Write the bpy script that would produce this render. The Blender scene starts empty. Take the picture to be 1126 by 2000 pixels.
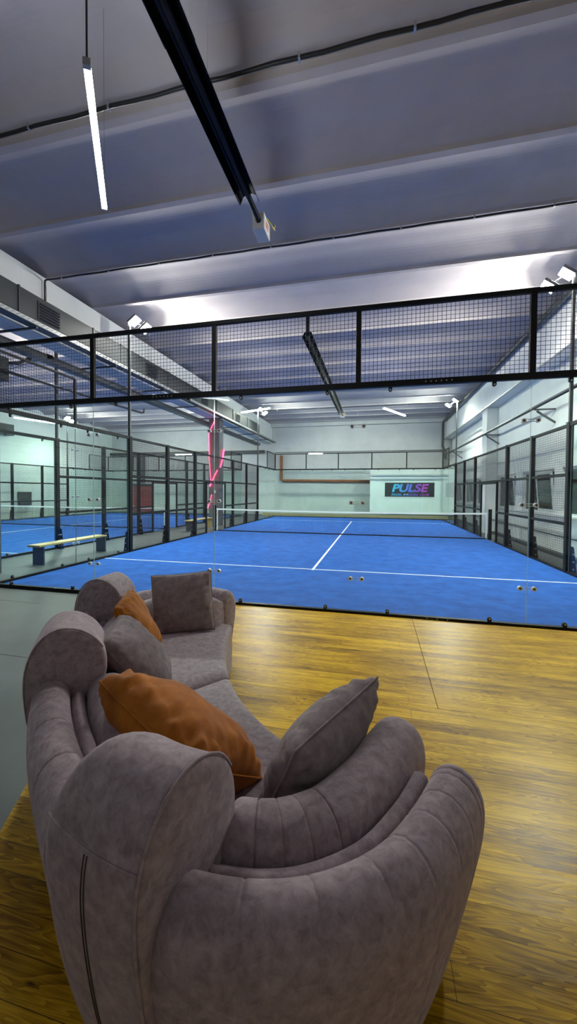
import bpy, math, random
from mathutils import Vector, Matrix
random.seed(7)
sc = bpy.context.scene
COL = sc.collection
PI = math.pi

# ------------------------------------------------------------------ helpers
def link(o):
    COL.objects.link(o); return o

def setp(o, label=None, cat=None, group=None, kind=None):
    if label: o['label'] = label
    if cat: o['category'] = cat
    if group: o['group'] = group
    if kind: o['kind'] = kind
    return o

def wloc(o):
    v = Vector((0, 0, 0))
    while o is not None:
        v = v + o.location; o = o.parent
    return v

def thing(name, loc, label, cat, group=None):
    o = bpy.data.objects.new(name, None); link(o)
    o.location = loc; o.empty_display_size = .1
    return setp(o, label, cat, group)

class MB:
    """collects polygons in world coordinates, then becomes ONE mesh object"""
    def __init__(self): self.v = []; self.f = []; self.mi = []; self.m = 0
    def add(self, vs, fs):
        b = len(self.v); self.v += [tuple(p) for p in vs]
        for f in fs:
            self.f.append([i + b for i in f]); self.mi.append(self.m)
        return self
    def box(self, a, b):
        x0, y0, z0 = [min(p, q) for p, q in zip(a, b)]; x1, y1, z1 = [max(p, q) for p, q in zip(a, b)]
        return self.add([(x0,y0,z0),(x1,y0,z0),(x1,y1,z0),(x0,y1,z0),(x0,y0,z1),(x1,y0,z1),(x1,y1,z1),(x0,y1,z1)],
                 [(0,3,2,1),(4,5,6,7),(0,1,5,4),(1,2,6,5),(2,3,7,6),(3,0,4,7)])
    def obox(self, c, ax, ay, az):
        c = Vector(c); ax = Vector(ax); ay = Vector(ay); az = Vector(az)
        vs = [c + sx*ax + sy*ay + sz*az for sz in (-1,1) for sx, sy in ((-1,-1),(1,-1),(1,1),(-1,1))]
        return self.add(vs, [(0,3,2,1),(4,5,6,7),(0,1,5,4),(1,2,6,5),(2,3,7,6),(3,0,4,7)])
    def cyl(self, p, q, r, n=12, r2=None, caps=True):
        p = Vector(p); q = Vector(q); d = (q-p).normalized()
        a = d.orthogonal().normalized(); b = d.cross(a); r2 = r if r2 is None else r2
        vs = []
        for c, rr in ((p, r), (q, r2)):
            for k in range(n):
                t = 2*PI*k/n; vs.append(c + a*(rr*math.cos(t)) + b*(rr*math.sin(t)))
        fs = [(k, (k+1) % n, n+(k+1) % n, n+k) for k in range(n)]
        if caps: fs += [tuple(range(n-1,-1,-1)), tuple(range(n, 2*n))]
        return self.add(vs, fs)
    def tube(self, pts, r, n=8):
        pts = [Vector(p) for p in pts]; m = len(pts); vs = []; fs = []
        up = None
        for i, p in enumerate(pts):
            d = (pts[min(i+1, m-1)] - pts[max(i-1, 0)]).normalized()
            a = d.orthogonal().normalized() if up is None else (up - d*up.dot(d)).normalized()
            up = a; b = d.cross(a)
            for k in range(n):
                t = 2*PI*k/n; vs.append(p + a*(r*math.cos(t)) + b*(r*math.sin(t)))
        for i in range(m-1):
            for k in range(n):
                fs.append((i*n+k, i*n+(k+1) % n, (i+1)*n+(k+1) % n, (i+1)*n+k))
        fs += [tuple(range(n-1,-1,-1)), tuple(range((m-1)*n, m*n))]
        return self.add(vs, fs)
    def prism(self, poly, axis, a, b):
        """poly of 2D points extruded along axis 'x','y' or 'z'"""
        n = len(poly)
        def P(u, w, t): return {'x': (t,u,w), 'y': (u,t,w), 'z': (u,w,t)}[axis]
        vs = [P(u,w,a) for u,w in poly] + [P(u,w,b) for u,w in poly]
        return self.add(vs, [tuple(range(n-1,-1,-1)), tuple(range(n,2*n))] + [(k,(k+1)%n,n+(k+1)%n,n+k) for k in range(n)])
    def wires(self, o, u, v, lu, lv, pitch, r):
        """welded wire grid: o corner, unit directions u, v"""
        o = Vector(o); u = Vector(u); v = Vector(v); w = u.cross(v)
        for L, A, B, M in ((lu, u, v, lv), (lv, v, u, lu)):
            n = max(1, round(L/pitch))
            for i in range(n+1):
                c = o + A*(L*i/n)
                vs = [c + A*r + w*0, c + w*r, c - A*r, c - w*r]
                vs += [p + B*M for p in vs]
                self.add(vs, [(k,(k+1)%4,4+(k+1)%4,4+k) for k in range(4)])
        return self
    def obj(self, name, mats, parent=None, smooth=False, bevel=0, seg=2, subsurf=0):
        me = bpy.data.meshes.new(name)
        L = wloc(parent) if parent else Vector((0,0,0))
        if not parent and self.v:           # origin at the base of the mesh
            n = len(self.v)
            L = Vector((sum(p[0] for p in self.v)/n, sum(p[1] for p in self.v)/n, min(p[2] for p in self.v)))
        me.from_pydata([tuple(Vector(p)-L) for p in self.v], [], self.f)
        if not isinstance(mats, (list, tuple)): mats = [mats]
        for m in mats: me.materials.append(m)
        me.polygons.foreach_set('material_index', self.mi)
        if smooth: me.polygons.foreach_set('use_smooth', [True]*len(me.polygons))
        me.update()
        o = bpy.data.objects.new(name, me); link(o)
        if parent: o.parent = parent
        else: o.location = L
        if bevel:
            b = o.modifiers.new('bevel', 'BEVEL'); b.width = bevel; b.segments = seg; b.limit_method = 'ANGLE'; b.angle_limit = math.radians(40)
        if subsurf:
            s = o.modifiers.new('sub', 'SUBSURF'); s.levels = subsurf; s.render_levels = subsurf
        return o

def struct(name, mb, m, **k):
    o = mb.obj(name, m, **k); o['kind'] = 'structure'; return o

def dup(root, loc, label=None, group=None, mirror_y=False):
    r = root.copy(); link(r); r.location = loc
    if label: r['label'] = label
    if group: r['group'] = group
    for ch in list(root.children):
        c = ch.copy(); link(c); c.parent = r
        for g in list(ch.children):
            d = g.copy(); link(d); d.parent = c
    return r

# ------------------------------------------------------------------ materials
def mat(name, col, rough=.6, metal=0, emit=None, estr=0, var=0, vscale=5, bump=0, bscale=40, sheen=0, coat=0, spec=.5, stretch=None, detail=6):
    m = bpy.data.materials.new(name); m.use_nodes = True
    nt = m.node_tree; N = nt.nodes; b = N['Principled BSDF']
    b.inputs['Base Color'].default_value = (*col, 1); b.inputs['Roughness'].default_value = rough
    b.inputs['Metallic'].default_value = metal; b.inputs['Specular IOR Level'].default_value = spec
    if emit:
        b.inputs['Emission Color'].default_value = (*emit, 1); b.inputs['Emission Strength'].default_value = estr
    if sheen:
        b.inputs['Sheen Weight'].default_value = sheen; b.inputs['Sheen Roughness'].default_value = .4
        b.inputs['Sheen Tint'].default_value = (.9, .8, .85, 1)
    if coat: b.inputs['Coat Weight'].default_value = coat; b.inputs['Coat Roughness'].default_value = .15
    if var or bump:
        tc = N.new('ShaderNodeTexCoord'); src = tc.outputs['Object']
        if stretch:
            mp = N.new('ShaderNodeMapping'); mp.inputs['Scale'].default_value = stretch
            nt.links.new(src, mp.inputs[0]); src = mp.outputs[0]
    if var:
        n = N.new('ShaderNodeTexNoise'); n.inputs['Scale'].default_value = vscale; n.inputs['Detail'].default_value = detail; n.inputs['Roughness'].default_value = .65
        nt.links.new(src, n.inputs['Vector'])
        r = N.new('ShaderNodeValToRGB')
        r.color_ramp.elements[0].position = .3; r.color_ramp.elements[1].position = .7
        r.color_ramp.elements[0].color = (*[c*(1-var) for c in col], 1)
        r.color_ramp.elements[1].color = (*[min(1, c*(1+var)) for c in col], 1)
        nt.links.new(n.outputs['Fac'], r.inputs['Fac']); nt.links.new(r.outputs['Color'], b.inputs['Base Color'])
    if bump:
        n2 = N.new('ShaderNodeTexNoise'); n2.inputs['Scale'].default_value = bscale; n2.inputs['Detail'].default_value = 4
        nt.links.new(src, n2.inputs['Vector'])
        bp = N.new('ShaderNodeBump'); bp.inputs['Strength'].default_value = bump; bp.inputs['Distance'].default_value = .01
        nt.links.new(n2.outputs['Fac'], bp.inputs['Height']); nt.links.new(bp.outputs['Normal'], b.inputs['Normal'])
    return m

def glass_mat(name, tint, f0=.03, gain=.6, rough=.0):
    """clear pane: tinted transmission plus an angle dependent mirror"""
    m = bpy.data.materials.new(name); m.use_nodes = True; nt = m.node_tree; N = nt.nodes; N.clear()
    out = N.new('ShaderNodeOutputMaterial'); mix = N.new('ShaderNodeMixShader')
    tr = N.new('ShaderNodeBsdfTransparent'); tr.inputs[0].default_value = (*tint, 1)
    gl = N.new('ShaderNodeBsdfGlossy'); gl.inputs['Roughness'].default_value = rough; gl.inputs['Color'].default_value = (1,1,1,1)
    geo = N.new('ShaderNodeNewGeometry'); dot = N.new('ShaderNodeVectorMath'); dot.operation = 'DOT_PRODUCT'
    ab = N.new('ShaderNodeMath'); ab.operation = 'ABSOLUTE'
    om = N.new('ShaderNodeMath'); om.operation = 'SUBTRACT'; om.inputs[0].default_value = 1
    pw = N.new('ShaderNodeMath'); pw.operation = 'POWER'; pw.inputs[1].default_value = 5
    ma = N.new('ShaderNodeMath'); ma.operation = 'MULTIPLY_ADD'; ma.inputs[1].default_value = gain; ma.inputs[2].default_value = f0
    L = nt.links.new
    L(geo.outputs['Incoming'], dot.inputs[0]); L(geo.outputs['Normal'], dot.inputs[1]); L(dot.outputs['Value'], ab.inputs[0])
    L(ab.outputs[0], om.inputs[1]); L(om.outputs[0], pw.inputs[0]); L(pw.outputs[0], ma.inputs[0])
    L(ma.outputs[0], mix.inputs['Fac']); L(tr.outputs[0], mix.inputs[1]); L(gl.outputs[0], mix.inputs[2]); L(mix.outputs[0], out.inputs['Surface'])
    return m

def emis(name, col, s):
    m = bpy.data.materials.new(name); m.use_nodes = True; nt = m.node_tree; nt.nodes.clear()
    o = nt.nodes.new('ShaderNodeOutputMaterial'); e = nt.nodes.new('ShaderNodeEmission')
    e.inputs[0].default_value = (*col, 1); e.inputs[1].default_value = s
    nt.links.new(e.outputs[0], o.inputs[0]); return m

def srgb(r, g, b):
    f = lambda c: (c/255/12.92 if c/255 <= .04045 else ((c/255+.055)/1.055)**2.4)
    return (f(r), f(g), f(b))

M_black = mat('black_powder_coat', (.0035,.0035,.005), .5, spec=.22)
M_wire = mat('black_wire', (.008,.008,.010), .4)
M_bolt = mat('zinc_bolt', (.5,.52,.52), .35, 1)
M_glass = glass_mat('court_glass', (.925,.985,.962), .020, .42)
M_gedge = mat('polished_glass_edge', (.38,.5,.46), .15)
M_clamp = mat('pale_steel_clamp', (.72,.74,.74), .35, .15)
M_rubber = mat('black_rubber', (.01,.01,.01), .6)
M_ceil = mat('painted_concrete_ceiling', (.415,.385,.395), .85, var=.06, vscale=1.6, bump=.06, bscale=30)
M_wall = mat('white_painted_wall', (.76,.79,.77), .8, var=.05, vscale=1.5, bump=.06, bscale=25)
M_wallg = mat('grey_painted_wall', (.56,.58,.58), .85, var=.08, vscale=1.1, bump=.08, bscale=20)
M_beam = mat('white_beam', (.70,.72,.72), .8, var=.05, vscale=1.5)
M_column = mat('dark_grey_column_paint', (.10,.10,.115), .6, var=.08, vscale=3)
M_floor = mat('grey_concrete', (.085,.098,.102), .6, var=.16, vscale=1.4, bump=.05, bscale=30)
M_turf = mat('blue_turf', (.019,.110,.44), .9, var=.25, vscale=3.2, bump=.6, bscale=260, spec=.2)
M_line = mat('white_line', (.75,.78,.78), .8)
M_duct = mat('grey_duct', (.04,.047,.05), .6, .1, var=.1, vscale=2)
M_vent = mat('dark_vent', (.006,.006,.008), .5)
M_galv = mat('galvanised_steel', (.42,.44,.44), .42, .75, var=.12, vscale=12)
M_grey = mat('grey_steel', (.14,.15,.16), .45, .3)
M_pipe = mat('dark_grey_pipe', (.05,.055,.06), .45, .2)
M_heat = mat('blackened_heater_steel', (.012,.012,.015), .22, .8, var=.3, vscale=8)
M_heatbox = mat('light_grey_box', (.45,.45,.46), .5)
M_white = mat('white_plastic', (.75,.76,.75), .45)
M_orange = mat('rust_orange_pipe', (.30,.10,.035), .55, var=.2, vscale=4)
M_red = mat('red_door_paint', (.33,.03,.03), .5)
M_dark = mat('dark_cabinet', (.03,.03,.035), .5)
M_wood_y = mat('pale_pine', (.55,.42,.17), .5, var=.18, vscale=3, stretch=(2,14,14))
M_wood_d = mat('dark_stained_pine', (.03,.034,.05), .55)
M_netmesh = mat('black_net_cord', (.012,.012,.014), .7)
M_netband = mat('white_net_band', (.75,.77,.77), .7)
M_led = emis('led_diffuser', (.90,.95,1.0), 22)
M_led2 = emis('far_led_diffuser', (.90,.96,1.0), 19)
M_flood = emis('floodlight_lens', (1.0,.985,.90), 345)
M_led3 = emis('added_led_diffuser', (.90,.96,1.0), 5)  # glow of the added out-of-view tubes
M_neon = emis('pink_neon', (1.0,.035,.105), 3.0)
M_curb = mat('dark_concrete_curb', (.06,.065,.065), .7)
M_night = mat('night_window_glass', (.006,.008,.010), .06, spec=.6)
M_vinyl = mat('white_window_frame', (.7,.72,.72), .4)
M_cable = mat('black_cable', (.008,.008,.010), .5)
M_yellow = mat('yellow_green_cable', (.55,.48,.05), .5)

# wood deck : boards running along x
def deck_mat():
    m = bpy.data.materials.new('varnished_plank_deck'); m.use_nodes = True; nt = m.node_tree; N = nt.nodes; L = nt.links.new
    b = N['Principled BSDF']; tc = N.new('ShaderNodeTexCoord')
    br = N.new('ShaderNodeTexBrick'); br.inputs['Scale'].default_value = 1
    br.inputs['Brick Width'].default_value = 5.2; br.inputs['Row Height'].default_value = .118; br.inputs['Mortar Size'].default_value = .0011
    br.inputs['Mortar Smooth'].default_value = .3; br.inputs['Bias'].default_value = 0; br.offset = .37
    br.inputs['Color1'].default_value = (.0,.0,.0,1); br.inputs['Color2'].default_value = (1,1,1,1); br.inputs['Mortar'].default_value = (.5,.5,.5,1)
    L(tc.outputs['Object'], br.inputs['Vector'])
    b.inputs['Specular IOR Level'].default_value = .13
    # shift the grain from board to board
    sep = N.new('ShaderNodeSeparateXYZ'); L(tc.outputs['Object'], sep.inputs[0])
    rowd = N.new('ShaderNodeMath'); rowd.operation = 'DIVIDE'; rowd.inputs[1].default_value = .118; L(sep.outputs['Y'], rowd.inputs[0])
    fl = N.new('ShaderNodeMath'); fl.operation = 'FLOOR'; L(rowd.outputs[0], fl.inputs[0])
    wn = N.new('ShaderNodeTexWhiteNoise'); wn.noise_dimensions = '1D'; L(fl.outputs[0], wn.inputs['W'])
    cmb = N.new('ShaderNodeCombineXYZ')
    ad = N.new('ShaderNodeMath'); ad.operation = 'MULTIPLY_ADD'; ad.inputs[1].default_value = 9.0; L(wn.outputs['Value'], ad.inputs[0]); L(sep.outputs['X'], ad.inputs[2])
    L(ad.outputs[0], cmb.inputs['X']); L(sep.outputs['Y'], cmb.inputs['Y']); L(wn.outputs['Value'], cmb.inputs['Z'])
    mp = N.new('ShaderNodeMapping'); mp.inputs['Scale'].default_value = (1.0, 9.0, 3.0); L(cmb.outputs[0], mp.inputs[0])
    n1 = N.new('ShaderNodeTexNoise'); n1.inputs['Scale'].default_value = 1.3; n1.inputs['Detail'].default_value = 2.5; n1.inputs['Distortion'].default_value = .6; L(mp.outputs[0], n1.inputs['Vector'])
    # growth rings: bands of a slowly varying field
    mu = N.new('ShaderNodeMath'); mu.operation = 'MULTIPLY'; mu.inputs[1].default_value = 15; L(n1.outputs['Fac'], mu.inputs[0])
    fr = N.new('ShaderNodeMath'); fr.operation = 'FRACT'; L(mu.outputs[0], fr.inputs[0])
    mp2 = N.new('ShaderNodeMapping'); mp2.inputs['Scale'].default_value = (1.6, 40.0, 3.0); L(cmb.outputs[0], mp2.inputs[0])
    n2 = N.new('ShaderNodeTexNoise'); n2.inputs['Scale'].default_value = 1.6; n2.inputs['Detail'].default_value = 6; n2.inputs['Roughness'].default_value = .7; L(mp2.outputs[0], n2.inputs['Vector'])
    n3 = N.new('ShaderNodeTexNoise'); n3.inputs['Scale'].default_value = 1.1; n3.inputs['Detail'].default_value = 3
    mp3 = N.new('ShaderNodeMapping'); mp3.inputs['Scale'].default_value = (1.2, 5.0, 1.0); L(cmb.outputs[0], mp3.inputs[0]); L(mp3.outputs[0], n3.inputs['Vector'])
    # knots
    vo = N.new('ShaderNodeTexVoronoi'); vo.inputs['Scale'].default_value = 1.0
    mp4 = N.new('ShaderNodeMapping'); mp4.inputs['Scale'].default_value = (2.1, 6.0, 1.0); L(cmb.outputs[0], mp4.inputs[0]); L(mp4.outputs[0], vo.inputs['Vector'])
    kn = N.new('ShaderNodeMapRange'); kn.inputs['From Min'].default_value = .015; kn.inputs['From Max'].default_value = .055; L(vo.outputs['Distance'], kn.inputs['Value'])
    ramp = N.new('ShaderNodeValToRGB'); cr = ramp.color_ramp; cr.interpolation = 'B_SPLINE'
    cr.elements[0].position = .30; cr.elements[0].color = (.125,.050,.002,1); cr.elements[1].position = .72; cr.elements[1].color = (.86,.51,.022,1)
    e = cr.elements.new(.5); e.color = (.47,.245,.006,1)
    s1 = N.new('ShaderNodeMath'); s1.operation = 'MULTIPLY_ADD'; s1.inputs[1].default_value = .17; L(fr.outputs[0], s1.inputs[0])
    s2 = N.new('ShaderNodeMath'); s2.operation = 'MULTIPLY_ADD'; s2.inputs[1].default_value = .50; L(n2.outputs['Fac'], s2.inputs[0])
    s3 = N.new('ShaderNodeMath'); s3.operation = 'MULTIPLY'; s3.inputs[1].default_value = .66; L(n3.outputs['Fac'], s3.inputs[0])
    L(s3.outputs[0], s2.inputs[2]); L(s2.outputs[0], s1.inputs[2])
    bw = N.new('ShaderNodeMath'); bw.operation = 'MULTIPLY_ADD'; bw.inputs[1].default_value = .10; L(wn.outputs['Value'], bw.inputs[0]); L(s1.outputs[0], bw.inputs[2])
    sub = N.new('ShaderNodeMath'); sub.operation = 'SUBTRACT'; sub.inputs[1].default_value = .21; L(bw.outputs[0], sub.inputs[0])
    L(sub.outputs[0], ramp.inputs['Fac'])
    mk = N.new('ShaderNodeMix'); mk.data_type = 'RGBA'; mk.inputs[6].default_value = (.045,.022,.008,1); L(kn.outputs['Result'], mk.inputs[0]); L(ramp.outputs['Color'], mk.inputs[7])
    mg = N.new('ShaderNodeMix'); mg.data_type = 'RGBA'; L(br.outputs['Fac'], mg.inputs[0]); L(mk.outputs[2], mg.inputs[6]); mg.inputs[7].default_value = (.02,.012,.005,1)
    L(mg.outputs[2], b.inputs['Base Color'])
    rr = N.new('ShaderNodeMapRange'); rr.inputs['To Min'].default_value = .22; rr.inputs['To Max'].default_value = .5; L(n2.outputs['Fac'], rr.inputs['Value']); L(rr.outputs['Result'], b.inputs['Roughness'])
    bp = N.new('ShaderNodeBump'); bp.inputs['Strength'].default_value = .22; bp.inputs['Distance'].default_value = .004
    L(s1.outputs[0], bp.inputs['Height']); L(bp.outputs['Normal'], b.inputs['Normal'])
    return m
M_deck = deck_mat()

def suede(name, c0, c1, sheen=.25, scale=9):
    m = bpy.data.materials.new(name); m.use_nodes = True; nt = m.node_tree; N = nt.nodes; L = nt.links.new
    b = N['Principled BSDF']; b.inputs['Roughness'].default_value = .85; b.inputs['Specular IOR Level'].default_value = .2
    b.inputs['Sheen Weight'].default_value = sheen; b.inputs['Sheen Roughness'].default_value = .45; b.inputs['Sheen Tint'].default_value = (1,.9,.92,1)
    tc = N.new('ShaderNodeTexCoord')
    n = N.new('ShaderNodeTexNoise'); n.inputs['Scale'].default_value = scale; n.inputs['Detail'].default_value = 9; n.inputs['Roughness'].default_value = .68; n.inputs['Distortion'].default_value = .4
    L(tc.outputs['Object'], n.inputs['Vector'])
    r = N.new('ShaderNodeValToRGB'); r.color_ramp.elements[0].position = .34; r.color_ramp.elements[1].position = .66
    r.color_ramp.elements[0].color = (*c0,1); r.color_ramp.elements[1].color = (*c1,1)
    L(n.outputs['Fac'], r.inputs['Fac']); L(r.outputs['Color'], b.inputs['Base Color'])
    n2 = N.new('ShaderNodeTexNoise'); n2.inputs['Scale'].default_value = 320; n2.inputs['Detail'].default_value = 2; L(tc.outputs['Object'], n2.inputs['Vector'])
    bp = N.new('ShaderNodeBump'); bp.inputs['Strength'].default_value = .12; bp.inputs['Distance'].default_value = .003
    L(n2.outputs['Fac'], bp.inputs['Height']); L(bp.outputs['Normal'], b.inputs['Normal'])
    return m
M_sofa = suede('mauve_grey_suede', (.215,.160,.178), (.385,.305,.328), .22, 28)
M_seam = mat('dark_seam_thread', (.05,.038,.04), .8)
M_pil = suede('taupe_cushion_fabric', (.165,.126,.130), (.275,.218,.222), .12, 20)
M_rust = suede('rust_orange_velvet', (.23,.062,.003), (.44,.140,.007), .10, 5)

# ------------------------------------------------------------------ camera
YAW, PIT, ROL, F = -.25055, -.02793, .00596, 797.56
f = Vector((math.sin(YAW)*math.cos(PIT), math.cos(YAW)*math.cos(PIT), math.sin(PIT)))
r = Vector((math.cos(YAW), -math.sin(YAW), 0)); u = r.cross(f)
r2 = r*math.cos(ROL) + u*math.sin(ROL); u2 = u*math.cos(ROL) - r*math.sin(ROL)
cam = bpy.data.cameras.new('camera'); co = bpy.data.objects.new('camera', cam); link(co)
co.matrix_world = Matrix(((r2.x,u2.x,-f.x,6.2315),(r2.y,u2.y,-f.y,-5.4624),(r2.z,u2.z,-f.z,1.6268),(0,0,0,1)))
cam.sensor_fit = 'VERTICAL'; cam.sensor_height = 36; cam.lens = 36*F/2000
cam.shift_x = 34.81/2000; cam.shift_y = -18.38/2000
cam.clip_start = .05; cam.clip_end = 200
sc.camera = co

# ------------------------------------------------------------------ hall shell
XL, XR, YB, YF = -13.6, 10.85, -9.5, 22.3
HR = 6.25          # underside of the roof ribs
struct('floor', MB().box((XL-.3,YB-.3,-.2), (XR+.4,YF+.3,0)), M_floor)

# ribbed concrete roof, one mesh extruded along x
def roof():
    mb = MB(); P = 1.5; y0 = -.85 - 6*P; d = .21
    prof = []
    n = int((YF+1.5-y0)/P)+1
    for k in range(n):
        y = y0 + k*P
        prof += [(y-.055,HR),(y+.055,HR),(y+.075,HR+.05)]
        for t in (.12,.25,.4,.55,.7,.85,1.0):                     # cove rising away from the rib
            prof.append((y+.075+.55*t, HR+.05+(d-.05)*math.sin(t*PI/2)))
        for t in (1.0,.85,.7,.55,.4,.25,.12):                     # and falling to the next one
            prof.append((y+P-.075-.55*t, HR+.05+(d-.05)*math.sin(t*PI/2)))
        prof.append((y+P-.075, HR+.05))
    vs = [(XL-.3,y,z) for y,z in prof] + [(XR+.4,y,z) for y,z in prof]
    N_ = len(prof)
    mb.add(vs, [(i,i+1,N_+i+1,N_+i) for i in range(N_-1)])
    mb.box((XL-.3,y0,HR+.5),(XR+.4,prof[-1][0],HR+.6))
    return mb
struct('ceiling', roof(), M_ceil)

# walls
struct('wall_left', MB().box((XL-.25,YB-.25,0),(XL,YF+.25,HR+.5)), M_wall)
struct('wall_front', MB().box((XL-.25,YF,0),(XR+.3,YF+.25,HR+.5)), M_wallg)
struct('wall_back', MB().box((XL-.25,YB-.25,0),(XR+.3,YB,HR+.5)), M_wallg)
# right wall with window openings
WIN = [(-6.2,-3.9),(-3.2,-.9),(-.3,2.0),(2.3,4.0),(4.5,6.5),(7.0,9.4),(10.1,12.2),(13.6,15.6),(16.2,18.2),(18.9,20.9)]
SZ, TZ = 1.05, 2.28
wr = MB(); wr.box((XR,YB,0),(XR+.3,YF,SZ)); wr.box((XR,YB,TZ),(XR+.3,YF,HR+.5))
ys = [YB] + [t for w in WIN for t in w] + [YF]
for a, b in zip(ys[0::2], ys[1::2]): wr.box((XR,a,SZ),(XR+.3,b,TZ))
struct('wall_right', wr, M_wall)
struct('trim_1', MB().box((XR-.16,YB,0),(XR-.002,YF,.10)), M_curb)          # dark plinth under the window wall
struct('trim_2', MB().box((XR-.05,YB,SZ-.06),(XR-.001,YF,SZ)), M_wallg, bevel=.01)   # window ledge
for i, (a, b) in enumerate(WIN):
    m = (a+b)/2; x0, x1 = XR+.06, XR+.13
    w = MB(); t = .065
    w.box((x0,a,SZ),(x1,b,SZ+t)); w.box((x0,a,TZ-t),(x1,b,TZ)); w.box((x0,a,SZ+t),(x1,a+t,TZ-t)); w.box((x0,b-t,SZ+t),(x1,b,TZ-t)); w.box((x0,m-.035,SZ+t),(x1,m+.035,TZ-t))
    fr = struct('window_%d' % (i+1), w, M_vinyl)
    MB().box((XR+.09,m+.035,SZ+t),(XR+.10,b-t,TZ-t)).obj('pane', M_night, fr)
    # near sash tilted into the room at its top
    ang = math.radians(5); ca, sa = math.cos(ang), math.sin(ang)
    hgt = TZ-SZ-2*t-.02; base = Vector((XR+.055,0,SZ+t+.01)); up = Vector((-sa,0,ca)); nx = Vector((ca,0,sa))
    s = MB(); q = .055
    def bar(y0,y1,h0,h1): s.obox(base + up*((h0+h1)/2) + Vector((0,(y0+y1)/2,0)), nx*.025, Vector((0,(y1-y0)/2,0)), up*((h1-h0)/2))
    bar(a+t,m-.035,0,q); bar(a+t,m-.035,hgt-q,hgt); bar(a+t,a+t+q,q,hgt-q); bar(m-.035-q,m-.035,q,hgt-q)
    so = s.obj('sash', M_vinyl, fr)
    g = MB(); g.obox(base+up*(hgt/2)+Vector((0,(a+t+m-.035)/2,0)), nx*.006, Vector((0,(m-.035-a-t)/2-q,0)), up*(hgt/2-q)); g.obj('sash_pane', M_night, so)
# dark outdoors behind the window openings
struct('wall_outside', MB().box((XR+.34,YB,SZ-.2),(XR+.4,YF,TZ+.2)), M_dark)

# longitudinal beams and columns
struct('beam', MB().box((-1.30,YB,4.95),(-.80,YF,HR)), M_beam, bevel=.02)
struct('beam', MB().box((10.45,YB,4.98),(XR-.002,YF,HR)), M_beam, bevel=.02)
struct('beam', MB().box((XL,YF-.4,6.02),(10.44,YF-.002,HR+.3)), M_wallg)
for y in (.38, 12.3): struct('column', MB().box((-1.30,y,0),(-.78,y+.52,4.95)), M_column, bevel=.015)
for y in (0.2, 12.3): struct('column', MB().box((10.45,y,0),(XR-.003,y+.75,4.98)), M_beam, bevel=.015)
# white partition in front of the far wall, right half
struct('wall_partition', MB().box((5.9,20.9,.26),(XR-.01,21.1,3.02)), M_wall)
struct('trim_3', MB().box((-1,20.6,0),(10.4,20.9,.2)), mat('pale_timber_curb',(.35,.27,.15),.7), bevel=.01)
struct('trim_4', MB().box((5.9,20.78,2.62),(10.4,20.9,2.72)), M_wallg)

# wooden deck (cut at a slant on the concrete side)
dk = MB(); DZ = .03
poly = [(2.71,-.07),(4.40,-3.64),(4.56,-3.98),(7.13,YB+.01),(XR-.17,YB+.01),(XR-.17,-.07)]
# two boarded fields with an open joint at x = 6.7
def clipx(poly, xs, keep):
    out = []
    for i in range(len(poly)):
        p, q = poly[i], poly[(i+1) % len(poly)]
        ip, iq = (p[0]-xs)*keep >= 0, (q[0]-xs)*keep >= 0
        if ip: out.append(p)
        if ip != iq:
            t = (xs-p[0])/(q[0]-p[0]); out.append((xs, p[1]+t*(q[1]-p[1])))
    return out
def clipy(poly, s, keep): return [(b,a) for a,b in clipx([(b,a) for a,b in poly], s, keep)]
dkp = thing('wooden_deck', (6.5,-4,0), 'varnished golden brown plank deck under the grey curved sofa', 'deck')
j = .0025
far = clipy(poly, -2.28+j, 1); near = clipy(poly, -2.28, -1)
for pg in (clipx(far, 6.70-j, -1), clipx(far, 6.70+j, 1), near):
    MB().prism(pg, 'z', 0.0, DZ).obj('deck_panel', M_deck, dkp)

# ------------------------------------------------------------------ padel courts
W_, LEN = 10.0, 20.0
def court_turf(dx, label):
    t = thing('court_turf', (dx+5,10,0), label, 'turf')
    MB().box((dx+.04,.045,.001),(dx+9.96,19.955,.012)).obj('carpet', M_turf, t)
    for y in (2.93,16.95): MB().box((dx+.03,y-.025,.012),(dx+9.97,y+.025,.014)).obj('service_line', M_line, t)
    MB().box((dx+4.975,2.85,.012),(dx+5.025,17.1,.0141)).obj('centre_line', M_line, t)
    return t

def pane(mb_parent, a, b, thin):
    """glass pane box with polished edges; thin = axis of thickness"""
    m = MB(); m.box(a, b)
    k = {'x': (3,5), 'y': (2,4), 'z': (0,1)}[thin]
    m.mi = [0 if i in k else 1 for i in range(6)]
    return m.obj('glass_pane', [M_glass, M_gedge], mb_parent)

def tab(t, x, y, z0, z1, ax, sgn):
    m = MB(); h = .022; zc = z1 if sgn > 0 else z0
    if ax == 'y':
        m.box((x-h,y-.016,z0),(x+h,y+.016,z1)); m.cyl((x,y-.016,zc),(x,y+.016,zc),h,12)
    else:
        m.box((x-.016,y-h,z0),(x+.016,y+h,z1)); m.cyl((x-.016,y,zc),(x+.016,y,zc),h,12)
    o = m.obj('clip', M_rubber, t)
    d = .018
    b = MB()
    if ax == 'y': b.cyl((x,y-d-.006,zc),(x,y+d+.006,zc),.010,10)
    else: b.cyl((x-d-.006,y,zc),(x+d+.006,y,zc),.010,10)
    b.obj('bolt', M_bolt, o)

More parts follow.
